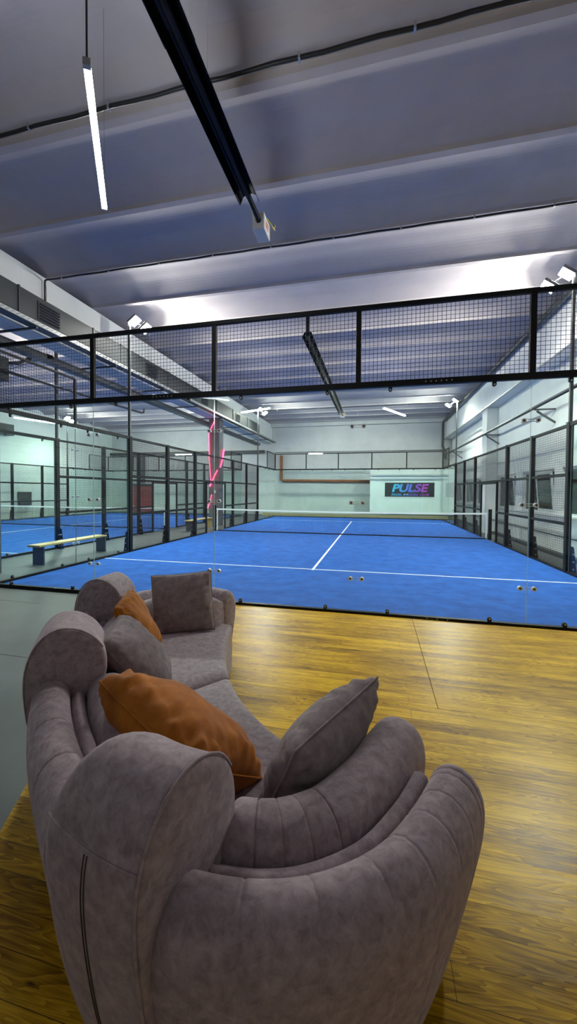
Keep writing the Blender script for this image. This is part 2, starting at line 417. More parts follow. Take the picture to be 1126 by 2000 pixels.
def end_wall(dx, y, label, detail=True):
    t = thing('glass_end_wall', (dx+5,y,0), label, 'glass wall')
    x0, x1 = dx, dx+W_; s = -1 if y < 10 else 1
    MB().box((x0-.03,y-.035,0),(x1+.03,y+.035,.055)).obj('bottom_rail', M_black, t, bevel=.004)
    MB().box((x0-.03,y-.035,2.965),(x1+.03,y+.035,3.04)).obj('middle_rail', M_black, t, bevel=.004)
    MB().box((x0-.03,y-.03,3.965),(x1+.03,y+.03,4.02)).obj('top_rail', M_black, t, bevel=.004)
    for i in range(6):
        x = dx + 2*i
        MB().box((x-.033,y-.03,3.04),(x+.033,y+.03,3.965)).obj('upright', M_black, t, bevel=.004)
    for i in range(5):
        a, b = dx+2*i+.003, dx+2*i+1.997
        pane(t, (a,y-.006,.03), (b,y+.006,2.98), 'y')
        MB().wires((a+.03,y,3.045),(1,0,0),(0,0,1),1.934,.915,.0505,.0028).obj('mesh_panel', M_wire, t)
    for i in range(1,5):
        x = dx+2*i
        for z in (.48,1.48,2.48):
            m = MB()
            for q in (-.014,.014): m.cyl((x-.075,y-.010,z+q),(x+.075,y-.010,z+q),.003,6)
            for sx in (-.075,.075): m.cyl((x+sx,y-.016,z),(x+sx,y+.016,z),.027,20)
            c = m.obj('glass_clamp', M_clamp, t)
            for sx in (-.075,.075): MB().cyl((x+sx,y-.022,z),(x+sx,y+.022,z),.012,12).obj('hex_cap', M_rubber, c)
    for i in range(5):
        for k in (.4,1.6):
            x = dx+2*i+k
            tab(t, x, y+s*.0, .055, .085, 'y', 1); tab(t, x, y, 2.925, 2.965, 'y', -1)
    if detail:
        for x in (dx+3.2, dx+6.97):
            for z in (.028, 3.0):
                m = MB(); m.box((x-.19,y+s*.035,z-.024),(x+.19,y+s*.041,z+.024)); pl = m.obj('splice_plate', M_black, t)
                b = MB()
                for k in range(6):
                    b.cyl((x-.15+.06*k,y+s*.041,z+(.012 if k % 2 else -.008)*(z < 1)),(x-.15+.06*k,y+s*.046,z+(.012 if k % 2 else -.008)*(z < 1)),.007,8)
                b.obj('bolt', M_bolt, pl)
    return t

def corner_wall(x, ya, yb, label):
    """4 m of side glass, mesh topped beside the end wall (ya is the court corner)"""
    s = 1 if yb > ya else -1
    t = thing('glass_side_wall', (x,(ya+yb)/2,0), label, 'glass wall')
    MB().box((x-.035,ya+s*.04,0),(x+.035,yb-s*.07,.055)).obj('bottom_rail', M_black, t, bevel=.004)
    MB().box((x-.035,ya+s*.04,2.965),(x+.035,yb-s*.07,3.04)).obj('middle_rail', M_black, t, bevel=.004)
    y2 = ya+s*2
    MB().box((x-.02,ya+s*.04,3.975),(x+.02,y2,4.015)).obj('top_rail', M_black, t, bevel=.004)
    MB().box((x-.02,y2-.025,3.04),(x+.02,y2+.025,3.975)).obj('upright', M_black, t)
    MB().wires((x,min(ya,y2)+.07,3.045),(0,1,0),(0,0,1),1.86,.915,.0505,.0028).obj('mesh_panel', M_wire, t)
    for k in (0,2):
        a, b = sorted((ya+s*(k+.045 if k == 0 else k+.003), ya+s*(k+1.997 if k == 0 else k+1.92)))
        pane(t, (x-.006,a,.03), (x+.006,b,2.98), 'x')
    for z in (.48,1.48,2.48):
        m = MB()
        for q in (-.014,.014): m.cyl((x-.010,y2-.075,z+q),(x-.010,y2+.075,z+q),.003,6)
        for q in (-.075,.075): m.cyl((x-.016,y2+q,z),(x+.016,y2+q,z),.027,16)
        c = m.obj('glass_clamp', M_clamp, t)
        for q in (-.075,.075): MB().cyl((x-.022,y2+q,z),(x+.022,y2+q,z),.012,10).obj('hex_cap', M_rubber, c)
    for q in (.4,1.6,2.4,3.5):
        tab(t, x, ya+s*q, .055, .085, 'x', 1); tab(t, x, ya+s*q, 2.925, 2.965, 'x', -1)
    return t

def side_fence(x, label, out):
    """mesh fence from y=4 to y=16 with an opening at the net; out = direction away from the court"""
    t = thing('mesh_side_fence', (x,10,0), label, 'fence')
    xc = x + out*.03
    MB().box((x-.03,4.06,0),(x+.03,9,.05)).obj('bottom_rail', M_black, t); MB().box((x-.03,11,0),(x+.03,15.94,.05)).obj('bottom_rail', M_black, t)
    MB().box((x-.03,4.06,2.965),(x+.03,15.94,3.02)).obj('top_rail', M_black, t)
    MB().box((x-.03,4.06,1.965),(x+.03,15.94,2.025)).obj('middle_rail', M_black, t)
    for a, b in ((4.06,9),(11,15.94)): MB().box((x-.03,a,.965),(x+.03,b,1.025)).obj('lower_rail', M_black, t)
    for y in (4,6,8,12,14,16):
        p = MB().box((x-.045,y-.06,0),(x+.045,y+.06,3.03)).obj('post', M_black, t, bevel=.005)
        g = MB(); g.prism([(x+out*.045,0),(x+out*.16,0),(x+out*.145,.10),(x+out*.10,.52),(x+out*.08,.55),(x+out*.045,.55)], 'y', y-.055, y-.043)
        g.prism([(x+out*.045,0),(x+out*.16,0),(x+out*.145,.10),(x+out*.10,.52),(x+out*.08,.55),(x+out*.045,.55)], 'y', y+.043, y+.055)
        gg = g.obj('foot_gusset', M_black, p)
        for z in (.09,.24,.39):
            MB().cyl((x+out*.095,y-.063,z),(x+out*.095,y+.063,z),.018,12).obj('bolt', M_bolt, p)
    for y in (9,11): MB().box((x-.03,y-.03,0),(x+.03,y+.03,1.965)).obj('gate_post', M_black, t)
    MB().box((x-.03,9.0,1.905),(x+.03,11.0,1.96)).obj('gate_lintel', M_black, t)
    for a, b in ((4.07,5.93),(6.07,7.93),(8.07,8.97),(11.03,11.93),(12.07,13.93),(14.07,15.93)):
        MB().wires((xc,a,.05),(0,1,0),(0,0,1),b-a,1.91,.0505,.0032).obj('mesh_panel', M_wire, t)
    for a, b in ((4.07,5.93),(6.07,7.93),(8.07,11.93),(12.07,13.93),(14.07,15.93)):
        MB().wires((xc,a,2.03),(0,1,0),(0,0,1),b-a,.93,.0505,.0032).obj('mesh_panel', M_wire, t)
    return t

def net(dx, label):
    t = thing('court_net', (dx+5,10,0), label, 'net')
    for x in (dx-.06, dx+10.06):
        p = MB().box((x-.05,9.95,0),(x+.05,10.05,1.05)).obj('net_post', M_black, t, bevel=.008)
    N_ = 24
    def top(x): return .88 + .04*((x-dx-5)/5)**2
    xs = [dx+.02+9.96*i/N_ for i in range(N_+1)]
    m = MB(); m.tube([(x,10,top(x)-.03) for x in xs], .004, 6)
    b = MB()
    for i in range(N_):
        xa, xb = xs[i], xs[i+1]
        for y in (9.992,10.008):
            b.add([(xa,y,top(xa)-.055),(xb,y,top(xb)-.055),(xb,y,top(xb)),(xa,y,top(xa))], [(0,1,2,3)])
        b.add([(xa,9.992,top(xa)),(xb,9.992,top(xb)),(xb,10.008,top(xb)),(xa,10.008,top(xa))], [(0,1,2,3)])
    b.obj('top_band', M_netband, t)
    w = MB(); n = 220
    for i in range(n+1):
        x = dx+.04+9.92*i/n; w.box((x-.0014,9.9986,.035),(x+.0014,10.0014,top(x)-.05))
    k = 18
    for i in range(k+1):
        q = i/k
        for a in range(N_):
            xa, xb = xs[a], xs[a+1]; za, zb = .035+(top(xa)-.085)*q, .035+(top(xb)-.085)*q
            w.cyl((xa,10,za),(xb,10,zb),.0018,4,caps=False)
    w.obj('netting', M_netmesh, t)
    MB().box((dx+.04,9.992,.012),(dx+9.96,10.008,.05)).obj('bottom_band', M_black, t)
    for x in (dx+.05, dx+9.95):
        pts = [(x+.006*math.sin(z*40), 10+.006*math.cos(z*31), z) for z in [.03+.03*i for i in range(30)]]
        MB().tube(pts, .022, 8).obj('side_band', M_netband, t, smooth=True)
    return t

court_turf(0, 'blue turf of the front court behind the sofa with white service lines')
court_turf(-12.27, 'blue turf of the left court seen beyond the wooden benches')
end_wall(0, 0, 'near glass end wall of the front court behind the sofa, black mesh band on top')
end_wall(0, 20, 'far glass end wall of the front court in front of the banner')
end_wall(-12.27, 0, 'near glass end wall of the left court')
end_wall(-12.27, 20, 'far glass end wall of the left court before the red door')
corner_wall(0, .0, 4, 'near glass side wall of the front court beside the first bench')
corner_wall(10, .0, 4, 'near glass side wall of the front court beside the window wall')
corner_wall(0, 20, 16, 'far glass side wall of the front court on the column side')
corner_wall(10, 20, 16, 'far glass side wall of the front court reflecting the banner')
corner_wall(-2.27, .0, 4, 'near glass side wall of the left court beside the first bench')
corner_wall(-12.27, .0, 4, 'near glass side wall of the left court along the outer left wall')
corner_wall(-2.27, 20, 16, 'far glass side wall of the left court on the column side')
corner_wall(-12.27, 20, 16, 'far glass side wall of the left court along the outer left wall')
side_fence(0, 'black mesh side fence of the front court along the benches', -1)
side_fence(10, 'black mesh side fence of the front court along the windows', 1)
side_fence(-2.27, 'black mesh side fence of the left court along the benches', 1)
side_fence(-12.27, 'black mesh side fence of the left court along the outer left wall', -1)
net(0, 'black net with white top band across the front court')
net(-12.27, 'black net with white top band across the left court')

# floodlight masts standing on the fence posts
def area(name, loc, target, size, power, col, sy=None):
    l = bpy.data.lights.new(name, 'AREA'); l.energy = power; l.color = col; l.shape = 'RECTANGLE'; l.size = size; l.size_y = sy or size
    o = bpy.data.objects.new(name, l); link(o); o.location = loc
    d = Vector(target)-Vector(loc); o.rotation_euler = d.to_track_quat('-Z','Y').to_euler(); return o
def mast(x, y, into, label, along):
    t = thing('floodlight_mast', (x,y,3.03), label, 'floodlight', 'floodlight masts')
    MB().box((x-.06,y-.06,3.03),(x+.06,y+.06,3.05)).obj('base_plate', M_grey, t)
    MB().box((x-.028,y-.028,3.05),(x+.028,y+.028,5.98)).obj('mast', M_pipe, t)
    MB().tube([(x,y,5.95),(x+into*.12,y,6.0),(x+into*.42,y,5.80)], .02, 8).obj('arm', M_grey, t)
    for k, (ox, oz) in enumerate(((.08,.06),(.40,-.16))):
        c = Vector((x+into*ox, y+.10*along, 6.0+oz)); n = Vector((into*.72, .06*along, -.92)).normalized()
        a = n.cross(Vector((0,0,1))).normalized(); b = a.cross(n)
        h = MB(); h.obox(c, a*.165, b*.14, n*.03); hd = h.obj('lamp_head', M_grey, t, bevel=.008)
        l = MB(); l.obox(c+n*.0325, a*.15, b*.125, n*.0025); l.obj('lens', M_flood, hd)
for x, into, w in ((0,1,'bench side'),(10,-1,'window side')):
    for y, al, d in ((4,1,'near'),(16,-1,'far')):
        mast(x, y, into, 'twin floodlight mast on the %s post of the front court, %s' % (d, w), al)
for x, into, w in ((-2.27,-1,'bench side'),(-12.27,1,'outer wall side')):
    for y, al, d in ((4,1,'near'),(16,-1,'far')):
        mast(x, y, into, 'twin floodlight mast on the %s post of the left court, %s' % (d, w), al)

# benches between the courts
def bench(x0, x1, y0, y1, label):
    t = thing('wooden_bench', ((x0+x1)/2,(y0+y1)/2,0), label, 'bench', 'benches between the courts')
    MB().box((x0,y0,.40),(x1,y1,.44)).obj('seat_board', M_wood_y, t, bevel=.004)
    MB().box((x0+.02,y0+.12,0),(x1-.02,y0+.16,.40)).obj('leg', M_wood_d, t)
    MB().box((x0+.02,y1-.05,0),(x1-.02,y1-.01,.40)).obj('leg', M_wood_y if y0 > 5 else mat('grey_brown_board',(.13,.115,.08),.6), t)
bench(-.98,-.66,1.70,3.95,'pale pine bench with a dark front leg, behind the first column by the near glass')
bench(-1.16,-.82,9.5,11.6,'pale pine bench at the foot of the neon lit column by the net post')

# ------------------------------------------------------------------ ceiling services
# infrared tube heaters
def heater(y0, y1, label, boxside, hang):
    x, z = 4.47, 5.72
    t = thing('radiant_heater', (x,(y0+y1)/2,z), label, 'heater')
    n = max(1, round((y1-y0)/2.4)); L = (y1-y0)/n
    for k in range(n):
        a, b = y0+k*L-.04, y0+(k+1)*L; e = .006*(k % 2)
        m = MB(); pr = [(-.145-e,-.06),(-.10-e,.05),(-.03,.085),(.03,.085),(.10+e,.05),(.145+e,-.06),(.138+e,-.06),(.095+e,.045),(.03,.079),(-.03,.079),(-.095-e,.045),(-.138-e,-.06)]
        N_ = len(pr); vs = [(x+px,a,z+pz) for px,pz in pr]+[(x+px,b,z+pz) for px,pz in pr]
        m.add(vs, [(i,(i+1)%N_,N_+(i+1)%N_,N_+i) for i in range(N_)]); m.obj('reflector', M_heat, t)
    MB().cyl((x,y0-.02,z),(x,y1+.5,z),.042,16).obj('burner_tube', M_heat, t, smooth=False)
    yb = y1+.45
    bx = MB().box((x-.10,yb,z-.12),(x+.085,yb+.36,z+.12)).obj('control_box', M_heatbox, t, bevel=.008)
    lb = MB(); lb.box((x+.086,yb+.05,z-.09),(x+.088,yb+.28,z+.09)); lb.obj('label', M_white, bx)
    d = MB(); d.box((x+.0885,yb+.09,z-.06),(x+.0895,yb+.24,z+.05)); d.obj('label_print', mat('pale_red_print',(.45,.18,.15),.6), bx)
    MB().box((x-.07,yb+.361,z-.1),(x+.02,yb+.375,z-.03)).obj('inlet', M_rubber, bx)
    MB().tube([(x+.09,yb+.14,z+.10),(x+.15,yb+.28,z+.05),(x+.16,yb+.38,z+.06),(x+.12,yb+.5,z+.16),(x+.06,yb+.8,HR-.12)], .010, 6).obj('earth_cable', M_yellow, t)
    for yh in hang:
        for sx in (-.10,.10):
            MB().cyl((x+sx,yh,z+.03),(x+sx,yh,HR+.33),.0014,5).obj('hanger', M_galv, t)
    return t
heater(-6.2, .13, 'long black radiant tube heater hanging above the sofa', 1, (-5.3,-3.6,-1.6))
h2 = heater(5.25, 16.4, 'long black radiant tube heater hanging above the front court', 1, (6.2,9.2,12.2,15.2))
MB().tube([(4.47,5.3,5.72),(4.47,5.2,5.75),(4.47,5.2,HR+.33)], .045, 10).obj('flue', M_heat, h2)

# cables clipped under the roof ribs
def cable(y, x0, x1, z, r, label, ex=None):
    t = thing('roof_cable', ((x0+x1)/2,y,z), label, 'cable')
    n = 40; pts = [(x0+(x1-x0)*i/n, y+.006*math.sin(i*1.7), z-.006*abs(math.sin(i*.9))) for i in range(n+1)]
    if ex: pts = ex + pts
    MB().tube(pts, r, 8).obj('cable', M_cable, t, smooth=True)
    k = int((x1-x0)/1.15)
    for i in range(k):
        x = x0+.4+i*1.15
        m = MB(); m.box((x-.012,y-r-.008,z-r-.014),(x+.012,y+r+.004,z-r-.010)); m.box((x-.012,y-r-.010,z-r-.014),(x+.012,y-r-.006,z+.03)); m.obj('clip', M_galv, t)
cable(-1.10, -.75, 10.4, 6.20, .024, 'thick black cable under the roof rib right above the sofa')
tc_ = MB().tube([(-.78,2.06,5.60),(-.775,2.07,5.9),(-.77,2.05,6.12),(-.74,2.03,6.17)], .006, 6).obj('loose_cable', M_cable, None, smooth=True); setp(tc_, 'thin loose cable hanging beside the bent cable on the left beam', 'cable')
cable(2.00, -.70, 10.4, 6.16, .018, 'black cable under the roof rib behind the heater box, bending down the left beam', [(-.74,1.99,5.62),(-.74,1.99,6.08),(-.73,1.99,6.14)])
cable(17.0, -.70, 10.4, 6.18, .018, 'black cable under the roof rib at the far end of the front court')

# pendant LED tubes (horizontal tubes on thin cables)
def led(a, b, label, ztop=HR+.33, m=None, full=True):
    a = Vector(a); b = Vector(b); d = (b-a).normalized(); s = d.cross(Vector((0,0,1))).normalized()
    t = thing('pendant_tube_light', (a+b)/2, label, 'light', 'pendant tube lights')
    L = (b-a).length
    MB().obox((a+b)/2, d*(L/2-.03), s*.022, Vector((0,0,.022))).obj('diffuser', m or M_led, t)
    for p, q in ((a, 1), (b, -1)):
        c = MB(); c.obox(p+d*q*.012, d*.018, s*.025, Vector((0,0,.025))); e = c.obj('end_cap', M_galv, t)
        r_ = MB(); r_.cyl(p+d*q*.012+Vector((0,0,.025)), Vector((p.x+d.x*q*.012,p.y+d.y*q*.012,ztop)), .007 if full and q > 0 else .0012, 8); r_.obj('cable', M_cable, e)
led((4.32,-3.04,4.5),(3.52,-1.77,4.5),'bright pendant tube light hanging above the concrete aisle left of the sofa', full=True)
led((6.46,9.14,4.5),(7.29,10.79,4.5),'short white tube light hanging over the front court on the window side', m=M_led2, full=False)
led((1.42,8.86,4.5),(2.69,8.3,4.5),'white tube light hanging over the front court, behind the far left floodlight', m=M_led2, full=False)
led((-7.74,7.79,4.5),(-7.16,9.43,4.5),'white tube light hanging over the left court', m=M_led2, full=False)
led((-6.6,19.2,4.0),(-5.4,19.2,4.0),'white tube light hanging at the far end of the left court', m=M_led2, full=False)
led((2.2,19.6,3.95),(3.1,19.6,3.95),'white tube light hanging before the far wall of the front court', m=M_led2, full=False)
# unseen tubes added over lounge and left court to help light the hall
for i, (x, y, a) in enumerate(((9.2,-5.6,.6),(1.2,-6.4,-.7),(-6.5,2.0,.5))):
    led((x-.7*math.cos(a),y-.7*math.sin(a),4.5),(x+.7*math.cos(a),y+.7*math.sin(a),4.5),'added tube light out of view, helping to light the hall', full=False, m=M_led3)

# air duct with vent grilles and cable tray along the left beam
t = thing('air_duct', (-.62,11,5.05), 'grey rectangular air duct along the left beam with dark vents', 'duct')
MB().box((-.795,-3.0,5.06),(-.46,17.9,5.56)).obj('duct_body', M_duct, t, bevel=.01)
for y in (.1,1.05,3.2,4.3,6.9,9.1,11.2,13.3,15.5): MB().box((-.799,y-.02,5.05),(-.44,y+.02,5.57)).obj('flange', M_pipe, t)
for y in (1.80,5.86,9.9,14.0):
    fr = MB().box((-.459,y-.30,5.10),(-.445,y+.30,5.47)).obj('vent_frame', M_vent, t)
    for k in range(6):
        z = 5.125+.058*k
        MB().obox((-.43,y,z),(.018,0,.012),(0,.27,0),(-.002,0,.003)).obj('louvre', M_pipe, fr)
t = thing('cable_tray', (-.5,9,4.9), 'perforated galvanised cable tray below the air duct on the left beam', 'cable tray')
MB().box((-.62,-3,4.93),(-.40,21.8,4.945)).obj('tray_floor', M_pipe, t)
sd = MB(); sd.box((-.402,-3,4.945),(-.398,21.8,5.02)); sd.obj('tray_side', M_galv, t)
hl = MB()
for i in range(190):
    y = -1+.12*i; hl.box((-.3975,y,4.965),(-.397,y+.06,4.975)); hl.box((-.3975,y+.05,4.99),(-.397,y+.11,5.0))
hl.obj('slot', M_dark, t)
for i in range(9):
    y = -1.2+2.6*i; MB().box((-1.5,y-.02,4.86),(-.38,y+.02,4.90)).obj('crossbar', M_pipe, t)
MB().box((-1.72,-3,4.74),(-1.44,21.5,4.88)).obj('lower_rail', M_pipe, t)
MB().tube([(-.45,-3,4.96),(-.45,5,4.96),(-.47,12,4.96),(-.45,21,4.96)], .02, 8).obj('cable', M_cable, t)

# dark service beam and pier in the far left corner, floor joints, hanging unit
struct('beam', MB().box((XL+.01,22.02,4.28),(-1.32,22.29,4.48)), M_pipe)
struct('column', MB().box((-11.25,22.0,2.2),(-10.72,22.29,4.28)), M_column)
struct('trim_5', MB().obox((-2.0,-.64,.0008),(3.6,-.02,0),(.00005,.006,0),(0,0,.0008)), M_dark)
struct('trim_6', MB().obox((0.6,-2.25,.0008),(2.6,0,0),(0,.006,0),(0,0,.0008)), M_dark)
t = thing('fan_heater', (-2.1,2.05,4.1), 'grey hanging fan heater on a dark arm below the cable tray at the photo edge', 'heater')
MB().box((-2.55,1.75,4.12),(-1.98,2.25,4.66)).obj('casing', M_duct, t, bevel=.02)
MB().tube([(-1.95,2.9,4.86),(-1.92,2.75,4.80),(-1.92,2.6,4.70),(-1.95,2.45,4.60),(-2.0,2.25,4.55)], .035, 8).obj('arm', M_cable, t, smooth=True)
MB().tube([(-1.60,2.95,4.9),(-1.75,2.9,4.93),(-1.85,2.75,4.75),(-1.86,2.6,4.62),(-1.98,2.25,4.40)], .012, 6).obj('cable', M_galv, t, smooth=True)
MB().box((-2.02,2.8,4.80),(-1.44,3.0,4.90)).obj('mount', M_cable, t)
# pipes
def pipe(name, pts, rr, m, label, n=10):
    o = MB().tube(pts, rr, n).obj(name, m, None, smooth=True); return setp(o, label, 'pipe')
pipe('upturned_pipe', [(-1.9,.4,4.28),(-1.9,7.6,4.40),(-1.9,7.75,4.43),(-1.9,7.78,4.58)], .032, M_pipe, 'thin dark pipe with an upturned end above the aisle between the courts')
pipe('drain_pipe', [(10.30,-8,6.05),(10.30,21.6,6.05),(10.28,21.85,6.0),(10.26,21.95,5.85),(10.26,21.95,4.5),(10.35,21.95,4.25),(10.45,21.95,4.15),(10.45,21.95,3.7)], .075, M_pipe, 'thick grey pipe under the right roof edge, turning down at the far wall')
pipe('conduit_pipe', [(10.40,-8,4.95),(10.40,22.2,4.95)], .03, M_galv, 'thin pale conduit along the foot of the right beam')
t = thing('bracketed_pipe', (10.5,8,3.9), 'dark pipe on triangular wall brackets above the windows', 'pipe')
MB().tube([(10.38,-6,3.93),(10.38,22.2,3.93)], .045, 12).obj('pipe', M_pipe, t, smooth=True)
for y in (1.4,7.0,12.2,19.0):
    m = MB(); xw = XR-.002 if y != 12.2 else 10.449
    if y == 12.2: y = 12.1; xw = XR-.002
    m.box((10.34,y-.025,3.84),(xw,y+.025,3.88)); m.obox(((10.40+xw)/2,y,3.66),((xw-10.40)/2,0,-.16),(0,.02,0),(.012,0,.02)); m.obj('bracket', M_pipe, t)
pipe('heating_pipe', [(10.72,-6,.55),(10.72,21,.55)], .03, M_grey, 'thin grey pipe running low along the window wall')
pipe('rust_pipe', [(-.10,22.19,4.1),(-.10,22.19,2.45),(0,22.19,2.36),(5.85,22.19,2.31)], .10, M_orange, 'rust orange pipe along the far wall turning up at its left end')
pipe('far_conduit', [(-.6,22.27,4.31),(10.3,22.27,4.29)], .025, M_grey, 'thin grey conduit across the far wall above the mesh')

# pink neon tubes wound round the column by the net
neon = MB(); neon.tube([(-1.0,12.24,4.84),(-1.27,12.24,4.32),(-1.25,12.24,3.1),(-1.17,12.24,2.0)], .018, 8)
setp(neon.obj('neon_tube', M_neon, None, smooth=True), 'long thin pink neon tube down the dark column by the net', 'neon tube', 'pink neon tubes')
neon = MB(); neon.tube([(-.742,12.80,3.58),(-.742,12.58,3.05),(-.742,12.33,2.72)], .035, 8)
setp(neon.obj('neon_tube', M_neon, None, smooth=True), 'thick upper pink neon bar on the court side of the dark column', 'neon tube', 'pink neon tubes')
neon = MB(); neon.tube([(-.84,12.22,2.58),(-1.02,12.22,2.25),(-1.22,12.22,1.83)], .030, 8)
setp(neon.obj('neon_tube', M_neon, None, smooth=True), 'thick lower pink neon bar across the dark column', 'neon tube', 'pink neon tubes')
neon = MB(); neon.tube([(-1.12,12.22,1.45),(-1.24,12.22,1.0),(-1.32,12.22,.82)], .014, 8)
setp(neon.obj('neon_tube', M_neon, None, smooth=True), 'short thin pink neon piece low on the dark column', 'neon tube', 'pink neon tubes')
neon = MB(); neon.tube([(-.80,.30,1.55),(-.74,.34,1.30),(-.74,.36,1.05),(-.82,.34,.85)], .03, 8)
setp(neon.obj('neon_tube', M_neon, None, smooth=True), 'pink neon tube on the first column at the photo edge', 'neon tube', 'pink neon tubes')
# junction box low on the neon column
t = thing('junction_box', (-.95,12.27,1.3), 'small grey junction box on the neon lit column', 'box')
MB().box((-1.02,12.22,1.52),(-.92,12.299,1.66)).obj('case', M_heatbox, t, bevel=.006); MB().box((-1.0,12.215,1.55),(-.94,12.22,1.63)).obj('lid', M_white, t)

# far left fittings
t = thing('red_door', (-10.95,22.29,0), 'red double door in the far wall behind the left court', 'door')
MB().box((-11.85,22.24,.02),(-10.97,22.295,1.95)).obj('door_leaf', M_red, t); MB().box((-10.95,22.24,.02),(-10.08,22.295,1.95)).obj('door_leaf', M_red, t)
MB().box((-11.9,22.2,1.95),(-10.03,22.295,2.12)).obj('lintel', M_dark, t); MB().cyl((-11.02,22.2,1.0),(-11.02,22.24,1.0),.02,10).obj('handle', M_bolt, t)
t = thing('hose_cabinet', (XL+.1,14,.72), 'dark square hydrant cabinet on the outer left wall', 'cabinet')
MB().box((XL+.001,13.6,.72),(XL+.20,14.4,1.5)).obj('case', M_dark, t, bevel=.01); MB().box((XL+.20,13.64,.76),(XL+.212,14.36,1.46)).obj('door', M_dark, t)
t = thing('wall_duct', (XL+.25,8,4.7), 'grey air duct high on the outer left wall', 'duct')
MB().box((XL+.001,-2,4.6),(XL+.45,13,5.2)).obj('duct_body', M_duct, t, bevel=.01)
for y in (5.4,9.6,12.2): MB().box((XL+.451,y-.3,4.7),(XL+.47,y+.3,5.1)).obj('vent', M_vent, t)

# banner on the white partition
def text_mesh(name, body, size, loc, m, parent, width, shear=.25, off=.02, height=None):
    c = bpy.data.curves.new(name, 'FONT'); c.body = body; c.size = size; c.shear = shear; c.offset = off; c.extrude = .001; c.align_x = 'LEFT'
    o = bpy.data.objects.new(name+'_tmp', c); link(o)
    dg = bpy.context.evaluated_depsgraph_get(); me = bpy.data.meshes.new_from_object(o.evaluated_get(dg))
    bpy.data.objects.remove(o); bpy.data.curves.remove(c)
    xs = [v.co.x for v in me.vertices]; zs = [v.co.y for v in me.vertices]
    k = width/(max(xs)-min(xs)); kz = (height/(max(zs)-min(zs))) if height else k
    L = wloc(parent)
    for v in me.vertices:
        x, y, z = v.co; v.co = Vector(((x-min(xs))*k, -z, (y-min(zs))*kz)) + Vector(loc) - L
    me.materials.clear(); me.materials.append(m)
    ob = bpy.data.objects.new(name, me); link(ob); ob.parent = parent
    return ob
def grad_mat(x0, x1):
    m = bpy.data.materials.new('cyan_to_magenta_print'); m.use_nodes = True; nt = m.node_tree; N = nt.nodes
    b = N['Principled BSDF']; b.inputs['Roughness'].default_value = .6
    tc = N.new('ShaderNodeTexCoord'); sp = N.new('ShaderNodeSeparateXYZ'); mr = N.new('ShaderNodeMapRange'); rp = N.new('ShaderNodeValToRGB')
    mr.inputs['From Min'].default_value = x0; mr.inputs['From Max'].default_value = x1
    e = rp.color_ramp.elements; e[0].color = (.05,.55,.85,1); e[1].color = (.55,.05,.42,1); q = e.new(.45); q.color = (.09,.18,.75,1); q = e.new(.7); q.color = (.26,.07,.58,1)
    nt.links.new(tc.outputs['Object'], sp.inputs[0]); nt.links.new(sp.outputs['X'], mr.inputs['Value']); nt.links.new(mr.outputs['Result'], rp.inputs['Fac']); nt.links.new(rp.outputs['Color'], b.inputs['Base Color'])
    return m
bn = thing('club_banner', (8.22,20.89,1.28), 'black PULSE padel and social club banner on the white far wall', 'banner')
MB().box((6.74,20.875,1.27),(9.74,20.899,2.25)).obj('backing', M_white, bn)
MB().box((6.80,20.868,1.33),(9.68,20.8745,2.20)).obj('panel', mat('banner_black',(.01,.012,.018),.5), bn)
gm = grad_mat(-.98,1.1)
text_mesh('lettering', 'PULSE', 1, (7.22,20.866,1.62), gm, bn, 2.15, .22, .035, .50)
text_mesh('lettering', 'PADEL & SOCIAL CLUB', 1, (7.20,20.866,1.395), gm, bn, 2.17, .18, .02, .13)

# ------------------------------------------------------------------ the curved sofa
def catmull(pts, n, closed=False):
    """n samples spaced evenly by length through the points"""
    P = [Vector(p) for p in pts]; m = len(P); raw = []
    segs = m if closed else m-1
    for i in range(segs):
        if closed: a, b, c, d = P[(i-1) % m], P[i], P[(i+1) % m], P[(i+2) % m]
        else: a, b, c, d = P[max(i-1,0)], P[i], P[i+1], P[min(i+2,m-1)]
        for k in range(24):
            t = k/24
            raw.append(.5*((2*b)+(c-a)*t+(2*a-5*b+4*c-d)*t*t+(3*b-a-3*c+d)*t**3))
    raw.append(P[0].copy() if closed else P[-1].copy())
    L = [0]
    for i in range(1, len(raw)): L.append(L[-1]+(raw[i]-raw[i-1]).length)
    out = []; j = 0; tot = L[-1]; cnt = n if closed else n-1
    for i in range(n):
        s = tot*i/cnt
        while j < len(L)-2 and L[j+1] < s: j += 1
        t = (s-L[j])/max(1e-9, L[j+1]-L[j]); out.append(raw[j].lerp(raw[j+1], t))
    return out, tot
BACK = [(4.97,-1.93),(4.70,-1.84),(4.42,-1.90),(4.20,-2.10),(4.10,-2.42),(4.12,-2.78),(4.25,-3.14),(4.475,-3.505),(4.72,-3.835),(4.98,-4.112),(5.262,-4.352),(5.51,-4.53),(5.79,-4.60),(6.06,-4.56),(6.28,-4.41),(6.42,-4.20),(6.525,-3.96)]
BP, BL = catmull([(x,y,0) for x,y in BACK], 600)
def bat(s):
    """point, tangent and outward normal on the back line at arc length s"""
    i = max(0, min(len(BP)-2, int(s/BL*(len(BP)-1)))); t = s/BL*(len(BP)-1)-i
    p = BP[i].lerp(BP[i+1], t); a = BP[max(0,i-4)]; b = BP[min(len(BP)-1,i+5)]
    d = (b-a).normalized(); return p, d, Vector((d.y,-d.x,0))
def s_near(x, y):
    return min(range(len(BP)), key=lambda i: (BP[i].x-x)**2+(BP[i].y-y)**2)/(len(BP)-1)*BL
